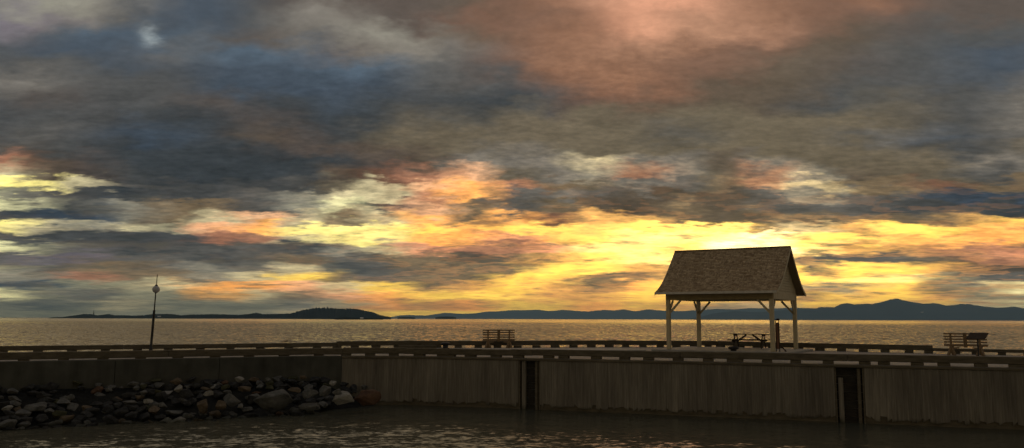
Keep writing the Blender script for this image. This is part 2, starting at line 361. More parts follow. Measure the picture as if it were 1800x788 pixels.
ROCK = dict(pale=rockmat('pale_granite', (.27, .26, .22), (.42, .40, .34)), grey=rockmat('grey_granite', (.115, .115, .10), (.21, .20, .175)),
            dark=rockmat('dark_basalt', (.035, .035, .032), (.08, .078, .07)), tan=rockmat('tan_granite', (.12, .09, .055), (.20, .155, .10)),
            brown=rockmat('rusty_brown_granite', (.10, .055, .03), (.17, .10, .055)), moss=rockmat('mossy_rock', (.055, .055, .025), (.11, .105, .05)))
M_recess = simple('recess_shade_planking', (.018, .015, .010), (.045, .038, .026), 3, .8, (1, 1, 4), .5, .02, spec=.2)  # shade of the wall recesses put into the plank colour
M_bed = simple('dark_rubble_bed', (.010, .010, .009), (.03, .03, .025), 3, .95, (1, 1, 1), 1.0, .1, spec=.1)
def hillmat(name, c1, c2, sc):
    return simple(name, c1, c2, sc, .95, (1, 1, 1), 0, .001, spec=0.0)
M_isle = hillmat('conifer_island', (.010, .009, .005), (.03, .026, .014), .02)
M_mt1 = hillmat('forested_mountain', (.12, .14, .16), (.16, .18, .19), .0012)  # blue of the distance haze put into the forest colour
M_mt2 = hillmat('hazy_far_range', (.20, .24, .27), (.25, .285, .30), .0008)  # farther range: more haze put into its paler colour

# ------------------------------------------------------------------ mesh helpers
def link(name, bm, m, parent=None, smooth=False):
    bmesh.ops.recalc_face_normals(bm, faces=bm.faces)
    me = bpy.data.meshes.new(name); bm.to_mesh(me); bm.free()
    if smooth:
        for p in me.polygons: p.use_smooth = True
    me.materials.append(m)
    o = bpy.data.objects.new(name, me); COL.objects.link(o)
    if parent: o.parent = parent
    return o
def tag(o, label=None, cat=None, group=None, kind=None):
    if label: o['label'] = label
    if cat: o['category'] = cat
    if group: o['group'] = group
    if kind: o['kind'] = kind
    return o
def thing(name, label, cat, loc, rz=0, group=None, tilt=(0, 0)):
    o = bpy.data.objects.new(name, None); COL.objects.link(o)
    o.location = loc; o.rotation_euler = (tilt[0], tilt[1], rz); o.empty_display_size = .1
    return tag(o, label, cat, group)
def box(bm, c, s, rot=None, bev=0.0, jitter=0.0):
    r = bmesh.ops.create_cube(bm, size=1.0)
    vs = r['verts']
    for v in vs:
        v.co = Vector((v.co.x * s[0], v.co.y * s[1], v.co.z * s[2]))
        if jitter: v.co += Vector((rnd.uniform(-1, 1), rnd.uniform(-1, 1), rnd.uniform(-1, 1))) * jitter
    if bev:
        es = {e for v in vs for e in v.link_edges}
        rr = bmesh.ops.bevel(bm, geom=list(es), offset=bev, segments=1, affect='EDGES')
        vs = list({v for f in rr['faces'] for v in f.verts} | {v for v in vs if v.is_valid})
    for v in vs:
        q = v.co.copy()
        if rot is not None: q = rot @ q
        v.co = q + Vector(c)
    return vs
def beam(bm, a, b, w, h, bev=0.0):
    """square timber from a to b, w across, h in the upright direction"""
    a, b = Vector(a), Vector(b); d = b - a; x = d.normalized()
    up = Vector((0, 0, 1)) if abs(x.z) < .97 else Vector((0, 1, 0))
    y = up.cross(x).normalized(); z = x.cross(y)
    rot = Matrix((x, y, z)).transposed()
    return box(bm, (a + b) / 2, (d.length, w, h), rot, bev)
def lathe(bm, prof, seg=20, c=(0, 0, 0)):
    rings = []
    for r, z in prof:
        if r < 1e-5: rings.append([bm.verts.new(Vector(c) + Vector((0, 0, z)))])
        else: rings.append([bm.verts.new(Vector(c) + Vector((r * math.cos(2 * PI * i / seg), r * math.sin(2 * PI * i / seg), z))) for i in range(seg)])
    for A, B in zip(rings, rings[1:]):
        for i in range(seg):
            j = (i + 1) % seg
            if len(A) == 1 and len(B) == 1: continue
            if len(A) == 1: bm.faces.new((A[0], B[i], B[j]))
            elif len(B) == 1: bm.faces.new((A[i], A[j], B[0]))
            else: bm.faces.new((A[i], A[j], B[j], B[i]))
NB = bmesh.new

# ------------------------------------------------------------------ water
def grid_sheet(name, x0, x1, y0, y1, z, m):
    bm = NB(); vs = [bm.verts.new((x, y, z)) for x, y in ((x0, y0), (x1, y0), (x1, y1), (x0, y1))]; bm.faces.new(vs)
    return link(name, bm, m)
def make_water():
    """one sheet: flat basin and far water, real wind waves from 58 m to 950 m inside the wide view"""
    import numpy as np
    rg = np.random.default_rng(3)
    r = [58.0]
    while r[-1] < 950: r.append(r[-1] + (0.42 if r[-1] < 260 else 0.42 + (r[-1] - 260) * .0032))
    r = np.array(r); a = np.radians(np.linspace(-37, 37, 900))
    Rr, A = np.meshgrid(r, a, indexing='ij'); X = Rr * np.sin(A); Y = Rr * np.cos(A); Z = np.zeros_like(X)
    n = 90
    lam = np.exp(rg.uniform(np.log(.9), np.log(7.0), n)); th = rg.normal(0, .75, n) + .25
    amp = lam ** 0.95 * .0055; ph = rg.uniform(0, 6.283, n)
    for l_, t_, a_, p_ in zip(lam, th, amp, ph):
        k = 2 * np.pi / l_
        w = np.sin(k * (X * np.sin(t_) - Y * np.cos(t_)) + p_)
        Z += a_ * (w + .25 * (w * w - .5))
    fade = np.clip((Rr - 58) / 8, 0, 1) * np.clip((950 - Rr) / 420, 0, 1) ** .7 * np.clip((np.radians(37) - np.abs(A)) / .03, 0, 1)
    g = np.sin(X * .031 + 1.3 * np.sin(Y * .013)) * np.sin(Y * .021 + X * .011)
    Z *= fade * (1 + .3 * g)
    nr, na = X.shape
    co = np.stack([X, Y, Z + WATER_Z], -1).reshape(-1, 3)
    i = np.arange(nr - 1)[:, None] * na + np.arange(na - 1)[None, :]
    q = np.stack([i, i + na, i + na + 1, i + 1], -1).reshape(-1, 4)
    # surrounding flat rings on the same azimuths at the joint
    extra = []; faces = []
    base = len(co); az_in = a; az_out = np.radians(np.linspace(37, 323, 60))
    def add(rr, aa):
        st = base + len(extra)
        for v in aa: extra.append((rr * math.sin(v), rr * math.cos(v), WATER_Z))
        return list(range(st, st + len(aa)))
    c0 = add(0, [0])[0]
    inner = list(range(0, na)); outer = list(range((nr - 1) * na, nr * na))
    for k in range(na - 1): faces.append((c0, inner[k], inner[k + 1]))
    far = add(60000, a)
    for k in range(na - 1): faces.append((outer[k], far[k], far[k + 1], outer[k + 1]))
    o1 = add(58, az_out[1:-1]); o1 = [inner[-1]] + o1 + [inner[0]]
    o2 = add(60000, az_out[1:-1]); o2 = [far[-1]] + o2 + [far[0]]
    o3 = add(950, az_out[1:-1]); o3 = [outer[-1]] + o3 + [outer[0]]
    for k in range(len(o1) - 1):
        faces.append((c0, o1[k], o1[k + 1])); faces.append((o1[k], o3[k], o3[k + 1], o1[k + 1])); faces.append((o3[k], o2[k], o2[k + 1], o3[k + 1]))
    co = np.concatenate([co, np.array(extra)]).astype(np.float32)
    loops = np.concatenate([q.ravel(), np.array([v for f in faces for v in f])]).astype(np.int32)
    sizes = np.concatenate([np.full(len(q), 4), np.array([len(f) for f in faces])])
    starts = np.concatenate([[0], np.cumsum(sizes)[:-1]]).astype(np.int32)
    me = bpy.data.meshes.new('water'); me.vertices.add(len(co)); me.vertices.foreach_set('co', co.ravel())
    me.loops.add(len(loops)); me.loops.foreach_set('vertex_index', loops)
    me.polygons.add(len(starts)); me.polygons.foreach_set('loop_start', starts)
    me.update(calc_edges=True); me.validate()
    me.polygons.foreach_set('use_smooth', np.ones(len(me.polygons), dtype=bool))
    me.materials.append(M_water); me.update()
    o = bpy.data.objects.new('water', me); COL.objects.link(o); return o
tag(make_water(), kind='structure')
tag(grid_sheet('seabed', -60000, 60000, -3000, 60000, WATER_Z - 6, M_bed), kind='structure')

# ------------------------------------------------------------------ far land
def ridge(name, pts, D, depth, m, rough=0.0, seed=0, steps=9, base=WATER_Z - 1, sub=6, pw=.8):
    """hill range: a skyline at distance D, falling away to the water in front and behind"""
    P = []
    for (x0, y0), (x1, y1) in zip(pts, pts[1:]):
        n = max(1, int((x1 - x0) / sub))
        for i in range(n):
            P.append((x0 + (x1 - x0) * i / n, y0 + (y1 - y0) * i / n))
    P.append(pts[-1])
    bm = NB(); cols = []
    for x, y in P:
        c = at(x, y, D); h = c.z - base
        h *= 1 + rough * noise.noise(Vector((x * .35, seed, 0))) + rough * .6 * noise.noise(Vector((x * 1.1, seed, 5)))
        h = max(h, .5); col_ = []
        for k in range(steps):
            t = -1 + 2 * k / (steps - 1)
            zz = base + h * (1 - abs(t) ** 1.6) ** pw * (1 + (.10 * noise.noise(Vector((x * .05, t * 2, seed + 3))) if 0 < k < steps - 1 and k != (steps - 1) // 2 else 0))
            col_.append(bm.verts.new((c.x * (1 + t * depth / D * .5), D + t * depth / 2, zz)))
        cols.append(col_)
    for A, B in zip(cols, cols[1:]):
        for k in range(steps - 1): bm.faces.new((A[k], B[k], B[k + 1], A[k + 1]))
    bm.faces.new(cols[0]); bm.faces.new(list(reversed(cols[-1])))
    return tag(link(name, bm, m, smooth=True), kind='structure')
isl = [(-160, 557.5), (-60, 558)] + [(u / 5.143, 530 + v / 5.143 + .2) for u, v in ((0, 148), (100, 148), (300, 150), (420, 151), (480, 142), (560, 141), (640, 130), (700, 122), (760, 113), (830, 115), (880, 125), (980, 113), (1040, 125), (1120, 124), (1200, 128), (1300, 125), (1360, 115), (1450, 112), (1560, 114), (1640, 125), (1720, 118), (1800, 118))]
isl += [(375, 552.3)] + [(400 + u / 4, 530 + v / 4) for u, v in ((0, 92), (80, 95), (150, 88), (205, 80), (250, 90), (350, 88), (440, 85), (500, 68), (560, 55), (640, 44), (720, 46), (800, 52), (860, 50), (920, 55), (980, 68), (1020, 75), (1060, 92), (1100, 103), (1150, 110))]
ridge('wooded_island', isl, 4500, 700, M_isle, .12, 1, sub=1.0)
ridge('low_islet', [(588, 559.6), (596, 558.6), (612, 558.2), (640, 558.8), (660, 559.2), (673, 560)], 2600, 60, M_isle, .2, 2, sub=1.5)
ridge('low_islet', [(699, 558.3), (706, 557.2), (722, 557.3), (730, 558.3)], 6500, 150, M_isle, .1, 3, sub=2)
ridge('low_islet', [(765, 558.2), (772, 556.8), (785, 556.4), (797, 557), (802, 558.2)], 6500, 150, M_isle, .1, 4, sub=2)
ridge('low_reef', [(78, 562.2), (86, 561.5), (100, 561.6), (105, 562.2)], 1900, 12, M_isle, .1, 5, sub=2)
r1 = [(1215, 559.5), (1232, 557), (1250, 552), (1290, 546.5), (1325, 549), (1350, 548), (1375, 545), (1400, 542.5), (1413, 541.8), (1433, 542.7)]
r1 += [(1400 + u / 4.5, 500 + v / 4.5) for u, v in ((190, 182), (250, 178), (300, 182), (350, 158), (400, 148), (460, 160), (540, 154), (600, 156), (680, 138), (740, 120), (800, 114), (840, 124), (900, 138), (960, 148), (1000, 153), (1100, 150), (1180, 166), (1240, 166), (1300, 155), (1380, 158), (1480, 176), (1560, 183), (1640, 185), (1700, 176), (1760, 183), (1800, 190))]
r1 += [(1840, 545), (1900, 541), (1980, 546), (2080, 552)]
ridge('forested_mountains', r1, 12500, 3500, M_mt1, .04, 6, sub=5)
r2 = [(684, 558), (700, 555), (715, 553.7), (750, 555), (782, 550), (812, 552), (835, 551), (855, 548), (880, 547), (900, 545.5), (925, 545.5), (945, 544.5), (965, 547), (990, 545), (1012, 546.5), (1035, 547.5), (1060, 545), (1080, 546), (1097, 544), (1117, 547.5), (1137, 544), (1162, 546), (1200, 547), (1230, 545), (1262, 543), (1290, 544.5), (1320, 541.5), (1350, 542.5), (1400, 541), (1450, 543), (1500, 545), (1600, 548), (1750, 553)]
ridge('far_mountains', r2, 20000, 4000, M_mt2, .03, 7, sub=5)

# ------------------------------------------------------------------ wharf outline
NEAR = [Vector(p) for p in ((-34.0, 23.8), (-18.7, 30.3), (-8.6, 35.65), (-4.6, 35.85), (0, 34.45), (17.4, 28.2), (40, 20.1))]
FAR = [Vector(p) for p in ((-40, 31.2), (-23.5, 38.1), (-9.0, 44.9), (-5.7, 45.9), (0, 46.3), (6, 48.2), (12.0, 48.1), (16.1, 43.4), (20.4, 40.25), (23.5, 38.1), (46, 22))]
bm = NB()
b_ = [bm.verts.new((p.x, p.y + .02, -.004)) for p in NEAR] + [bm.verts.new((p.x, p.y, -.004)) for p in reversed(FAR)]
bm.faces.new(b_)
r_ = bmesh.ops.extrude_face_region(bm, geom=list(bm.faces))
for v in [g for g in r_['geom'] if isinstance(g, bmesh.types.BMVert)]: v.co.z = -7
# keep the timber facing clear of the core: pull the near side of the core back below deck
link('wharf_deck', bm, M_deck)
tag(bpy.data.objects['wharf_deck'], kind='structure')

class Line:
    def __init__(s, pts):
        s.p = pts; s.c = [0]
        for a, b in zip(pts, pts[1:]): s.c.append(s.c[-1] + (b - a).length)
    def pt(s, t):
        t = max(0, min(s.c[-1] - 1e-6, t))
        for i in range(len(s.c) - 1):
            if t <= s.c[i + 1]:
                d = (s.p[i + 1] - s.p[i]).normalized(); q = s.p[i] + d * (t - s.c[i]); return q, d
    def px(s, x, y=620):
        d = ray(x, y)
        for i in range(len(s.p) - 1):
            a, b = s.p[i], s.p[i + 1]; e = b - a
            den = d.x * e.y - d.y * e.x
            if abs(den) < 1e-9: continue
            t = (a.x * e.y - a.y * e.x) / den; u = (a.x * d.y - a.y * d.x) / den
            if t > 0 and -1e-6 <= u <= 1 + 1e-6: return s.c[i] + u * e.length
        return None
NL, FL = Line(NEAR), Line(FAR)
near_open = [(0, 31), (51.5, 101.8), (121, 171), (191, 238), (257, 304), (322.5, 370), (387.8, 430), (447, 492), (509, 551), (567, 599), (616, 641), (658, 683), (700, 726), (743.5, 767), (797.5, 816), (834, 861.5), (879, 901), (918, 954), (971, 981), (998, 1038), (1055, 1088), (1105.5, 1130), (1148, 1182), (1200, 1235), (1253, 1277), (1306, 1339), (1357, 1389), (1408, 1446), (1465.5, 1510), (1530.6, 1543.6), (1564.5, 1602), (1624, 1649), (1670.6, 1714), (1736.5, 1775)]
far_open = [(15, 59.5), (76, 118.6), (135.7, 177.6), (193.5, 234), (249.5, 288), (303, 344), (359, 397.5), (411, 449.5), (464, 499.5), (514, 549.5), (563, 584), (598, 616), (630, 652.6), (667.6, 691.6), (704.7, 721), (744, 764), (776, 799), (812, 834), (847, 867.6), (880.6, 902), (914, 935), (947, 967.4), (980.4, 1000), (1012, 1031), (1043.5, 1062), (1075, 1093), (1105, 1123.4), (1135.6, 1153.8), (1165.4, 1181), (1195, 1212), (1224.7, 1238), (1249, 1264), (1276, 1294), (1310, 1328), (1343, 1355), (1378, 1400), (1413, 1437), (1450, 1474), (1487.7, 1512), (1526, 1550), (1564, 1592), (1606, 1626), (1640, 1673), (1688, 1708.5), (1730, 1754), (1768, 1799)]
def opens(line, px, yref):
    o = [(line.px(a, yref), line.px(b, yref)) for a, b in px]
    per0 = o[1][0] - o[0][0]; w0 = o[1][1] - o[1][0]
    a = o[0][0] - per0; L0 = []
    while a > .5: L0.insert(0, (a, a + w0)); a -= per0
    per1 = o[-1][0] - o[-2][0]; w1 = o[-1][1] - o[-1][0]
    a = o[-1][0] + per1
    while a + w1 < line.c[-1] - .5: o.append((a, a + w1)); a += per1
    return L0 + o
NO, FO = opens(NL, near_open, 632), opens(FL, far_open, 612)
def bull_rail(line, opn, t0, t1, zb, h, w, off, label, group, ends=True):
    """a run of timber rail raised on blocks between arc lengths t0 and t1"""
    q, d = line.pt((t0 + t1) / 2)
    root = thing('bull_rail', label, 'timber rail', (q.x, q.y, 0), 0, group)
    o0 = Vector((q.x, q.y, 0))
    def P(t, z):
        q, d = line.pt(t); n = Vector((-d.y, d.x)); q = q + n * off
        return Vector((q.x, q.y, z)) - o0
    cuts = [t0] + [c for c in line.c if t0 + .05 < c < t1 - .05] + [t1]
    # timbers are about six metres long, butted end to end
    for a, b in zip(cuts, cuts[1:]):
        a -= .05 * (a > t0 + .01); b += .05 * (b < t1 - .01)
        n = max(1, round((b - a) / 6.0))
        for i in range(n):
            s0, s1 = a + (b - a) * i / n + .002, a + (b - a) * (i + 1) / n - .002
            bm = NB(); jz = rnd.uniform(-.012, .012)
            beam(bm, P(s0 + 1e-4, zb + h / 2 + jz), P(s1 - 1e-4, zb + h / 2 + jz + rnd.uniform(-.005, .005)), w, h, .018)
            link('rail_timber', bm, M_beam, root)
    solid = []; prev = t0
    for a, b in opn:
        if b < t0 or a > t1: continue
        if a > prev: solid.append((prev, a))
        prev = b
    if prev < t1: solid.append((prev, t1))
    for a, b in solid:
        if b - a < .03: continue
        bm = NB(); beam(bm, P(a, zb / 2 - .004), P(b, zb / 2 - .004), w * .9, zb + .006, .006)
        link('spacer_block', bm, M_beam, root)
    return root
gN = 'low timber rails along the basin edge of the wharf'
gF = 'low timber rails along the seaward edge of the wharf'
tn = [NL.px(x, 632) for x in (602, 936, 1490)]
bull_rail(NL, NO, .5, tn[0], .055, .27, .3, .17, 'thin-gapped dark rail on the concrete wall above the boulders', gN)
bull_rail(NL, NO, tn[0], tn[1], .085, .25, .3, .17, 'dark rail on the plank wall between the boulders and the first recess', gN)
bull_rail(NL, NO, tn[1], tn[2], .10, .25, .3, .17, 'dark rail on the plank wall between its two recesses, below the pavilion', gN)
bull_rail(NL, NO, tn[2], NL.c[-1] - .5, .10, .25, .3, .17, 'dark rail on the plank wall right of the second recess', gN)
tf = [FL.px(x, 612) for x in (590, 1100, 1400, 1640)]
bull_rail(FL, FO, .5, tf[0], .085, .21, .3, -.18, 'seaward rail behind the globe lamp, on the left arm of the wharf', gF)
bull_rail(FL, FO, tf[0], tf[1], .125, .25, .3, -.18, 'seaward rail behind the bench in the middle of the wharf', gF)
bull_rail(FL, FO, tf[1], tf[2], .125, .25, .3, -.18, 'seaward rail seen through the posts of the pavilion', gF)
bull_rail(FL, FO, tf[2], tf[3], .125, .25, .3, -.18, 'seaward rail right of the pavilion, ending at a step down', gF)
bull_rail(FL, FO, tf[3], FL.c[-1] - .5, .115, .14, .3, -.18, 'thinner lower seaward rail behind the slanted sign', gF)

# ------------------------------------------------------------------ walls below the deck
def plank_face(line, t0, t1, off, z1, z0, lo=.13, hi=.24, ragged=.10, thick=.06):
    q, d = line.pt((t0 + t1) / 2); o0 = Vector((q.x, q.y, 0))
    bm = NB(); lay = []
    t = t0
    while t < t1 - .02:
        w = min(rnd.uniform(lo, hi), t1 - t); br = rnd.random()
        a, d1 = line.pt(t + .0015); b, d2 = line.pt(t + w - .0015)
        n = Vector((-d1.y, d1.x)); o = off + rnd.uniform(-.005, .005)
        A = a + n * o; B = b + n * o; A2 = A + n * thick; B2 = B + n * thick
        zb0 = z0 + rnd.uniform(-ragged, ragged); zb1 = z0 + rnd.uniform(-ragged, ragged) ; zt = z1 + rnd.uniform(-.006, .006)
        vs = [bm.verts.new(Vector((p.x, p.y, z)) - o0) for p, z in ((A, zb0), (B, zb1), (B, zt), (A, zt), (A2, zb0), (B2, zb1), (B2, zt), (A2, zt))]
        for f in ((0, 1, 2, 3), (5, 4, 7, 6), (4, 0, 3, 7), (1, 5, 6, 2), (3, 2, 6, 7), (4, 5, 1, 0)):
            bm.faces.new([vs[i] for i in f]); lay.append(br)
        t += w
    return bm, lay, o0
def add_planks(name, bm, lay, m, parent, loc=(0, 0, 0)):
    me = bpy.data.meshes.new(name); bm.to_mesh(me); bm.free(); me.materials.append(m)
    at_ = me.attributes.new('plank', 'FLOAT', 'FACE')
    for i, v in enumerate(lay): at_.data[i].value = v
    o = bpy.data.objects.new(name, me); COL.objects.link(o); o.parent = parent; o.location = loc
    return o
WX = [602, 915.5, 953, 1467, 1519]
WT = [NL.px(x, 680) for x in WX] + [NL.c[-1] - .3]
def plank_wall(t0, t1, label):
    bm, lay, o0 = plank_face(NL, t0, t1, -.30, -.10, -1.87)
    root = thing('plank_wall', label, 'timber wall', o0, 0, 'weathered plank walls facing the basin')
    add_planks('plank_facing', bm, lay, M_wall, root)
    def P(t, z, off):
        q, d = NL.pt(t); n = Vector((-d.y, d.x)); q = q + n * off; return Vector((q.x, q.y, z)) - o0
    cuts = [t0] + [c for c in NL.c if t0 + .05 < c < t1 - .05] + [t1]
    for a, b in zip(cuts, cuts[1:]):
        bm = NB(); beam(bm, P(a, -.05, -.17), P(b, -.05, -.17), .36, .085, .01); link('cap_timber', bm, M_beam, root)
        bm = NB(); beam(bm, P(a, -1.3, -.17), P(b, -1.3, -.17), .12, 2.3); link('backing_timber', bm, M_beam, root)
    return root
plank_wall(WT[0], WT[1], 'weathered vertical plank wall between the boulders and the first dark recess')
plank_wall(WT[2], WT[3], 'long weathered plank wall between the two dark recesses, under the pavilion')
plank_wall(WT[4], WT[5], 'weathered plank wall right of the second dark recess')
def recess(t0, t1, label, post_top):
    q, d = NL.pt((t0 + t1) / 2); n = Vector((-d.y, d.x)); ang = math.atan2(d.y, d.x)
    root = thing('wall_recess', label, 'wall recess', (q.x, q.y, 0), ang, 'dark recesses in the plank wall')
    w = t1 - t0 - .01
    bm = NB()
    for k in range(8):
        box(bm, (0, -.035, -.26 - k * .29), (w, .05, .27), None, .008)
    link('recess_planking', bm, M_recess, root)
    for s in (-1, 1):
        bm = NB(); box(bm, (s * (w / 2 - .03), -.17, -1.25), (.05, .22, 2.4)); link('side_plank', bm, M_beam, root)
    bm = NB(); box(bm, (0, -.17, -.05), (w, .36, .085), None, .01); link('cap_timber', bm, M_beam, root)
    bm = NB(); box(bm, (-w / 2 + .20, -.17, -1.12 + post_top / 2), (.17, .17, 2.0 + post_top), None, .02); link('guard_post', bm, M_wall, root)
    bm = NB(); box(bm, (w / 2 - .17, -.17, -1.12), (.12, .15, 2.0), None, .02); link('guard_post', bm, M_beam, root)
    return root
    ld = NB()
    for s in (-1, 1): box(ld, (s * .17 + .05, -.20, -1.15), (.045, .06, 1.95), None, .006)
    link('ladder_rail', ld, M_beam, root)
    for k in range(6):
        r = NB(); box(r, (.05, -.20, -.42 - k * .29), (.30, .035, .035), None, .006); link('ladder_rung', r, M_beam, root)
    return root
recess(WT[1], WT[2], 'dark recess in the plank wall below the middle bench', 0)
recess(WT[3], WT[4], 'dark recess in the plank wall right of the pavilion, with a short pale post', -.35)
# plain concrete wall on the left
def conc_wall():
    t0, t1 = .2, WT[0]
    q, d = NL.pt((t0 + t1) / 2); o0 = Vector((q.x, q.y, 0))
    root = thing('concrete_wall', 'plain dark concrete wall behind the boulders, left of the planks', 'concrete wall', o0)
    cuts = [t0] + [c for c in NL.c if t0 + .05 < c < t1 - .05] + [t1]
    def P(t, z, off):
        q, d = NL.pt(t); n = Vector((-d.y, d.x)); q = q + n * off; return Vector((q.x, q.y, z)) - o0
    for a, b in zip(cuts, cuts[1:]):
        n = max(1, round((b - a) / 4.5))
        for i in range(n):
            s0 = a + (b - a) * i / n + .006; s1 = a + (b - a) * (i + 1) / n - .006
            bm = NB(); beam(bm, P(s0, -1.31, -.16), P(s1, -1.31, -.16), .30, 2.6, .015); link('wall_panel', bm, M_conc, root)
    return root
conc_wall()

# ------------------------------------------------------------------ boulders of the breakwater
def shore_z(x, y):
    """height of the rubble slope at (x, y)"""
    best = None
    for i in range(len(NEAR) - 1):
        a, b = NEAR[i], NEAR[i + 1]; e = b - a; p = Vector((x, y)); t = max(0, min(1, (p - a).dot(e) / e.length_squared))
        dd = (p - a - e * t).length
        if best is None or dd < best: best = dd
    return -.62 - best * .36, best
bm = NB()
# rubble core under the boulders
prev = None
for i in range(60):
    t = .5 + (WT[0] + 2.6 - .5) * i / 59
    q, d = NL.pt(t); n = Vector((d.y, -d.x)); end = max(0, 1 - max(0, t - WT[0] + 1.2) / 3.8)
    cur = []
    for off, z in ((-.3, -.95), (.4, -1.05), (1.4, -1.40), (2.6, -1.85), (3.6, -2.3), (6, -4)):
        jj = noise.noise(Vector((t * 1.3, off, 0))) * .12
        cur.append(bm.verts.new((q.x + n.x * off * (.3 + .7 * end), q.y + n.y * off * (.3 + .7 * end), WATER_Z - .4 + (z - WATER_Z + .4) * end + jj)))
    if prev:
        for k in range(5): bm.faces.new((prev[k], cur[k], cur[k + 1], prev[k + 1]))
    prev = cur
tag(link('rubble_bed', bm, M_bed), kind='structure')

def rock_mesh(name, seed, sub=3, sm=.10):
    rr = random.Random(seed); bm = NB()
    for i in range(14):
        v = Vector((rr.gauss(0, 1), rr.gauss(0, 1), rr.gauss(0, 1))).normalized() * rr.uniform(.82, 1.0)
        bm.verts.new(v * .5)
    h = bmesh.ops.convex_hull(bm, input=bm.verts)
    bmesh.ops.delete(bm, geom=[g for g in h['geom_interior'] if isinstance(g, bmesh.types.BMVert)], context='VERTS')
    bmesh.ops.bevel(bm, geom=list(bm.edges), offset=.02, segments=1, affect='EDGES')
    bmesh.ops.triangulate(bm, faces=bm.faces)
    for _ in range(sub - 1):
        bmesh.ops.subdivide_edges(bm, edges=bm.edges, cuts=1, use_grid_fill=True)
    for v in bm.verts:
        p = v.co * 3.2 + Vector((seed, 0, 0))
        v.co += v.co.normalized() * (noise.noise(p) * .035 + noise.noise(p * 3) * .015)
    me = bpy.data.meshes.new(name); bmesh.ops.recalc_face_normals(bm, faces=bm.faces); bm.to_mesh(me); bm.free()
    return me
def put_rock(me, m, loc, size, rot, label, group=None):
    o = bpy.data.objects.new('boulder', me); COL.objects.link(o)
    o.location = loc; o.scale = size; o.rotation_euler = rot
    return tag(o, label, 'boulder', group)
meshes = {}
def rmesh(i, m):
    if (i, m) not in meshes:
        me = rock_mesh('boulder_mesh', i); me.materials.append(ROCK[m]); meshes[(i, m)] = me
    return meshes[(i, m)]
GB = 'boulders of the breakwater'
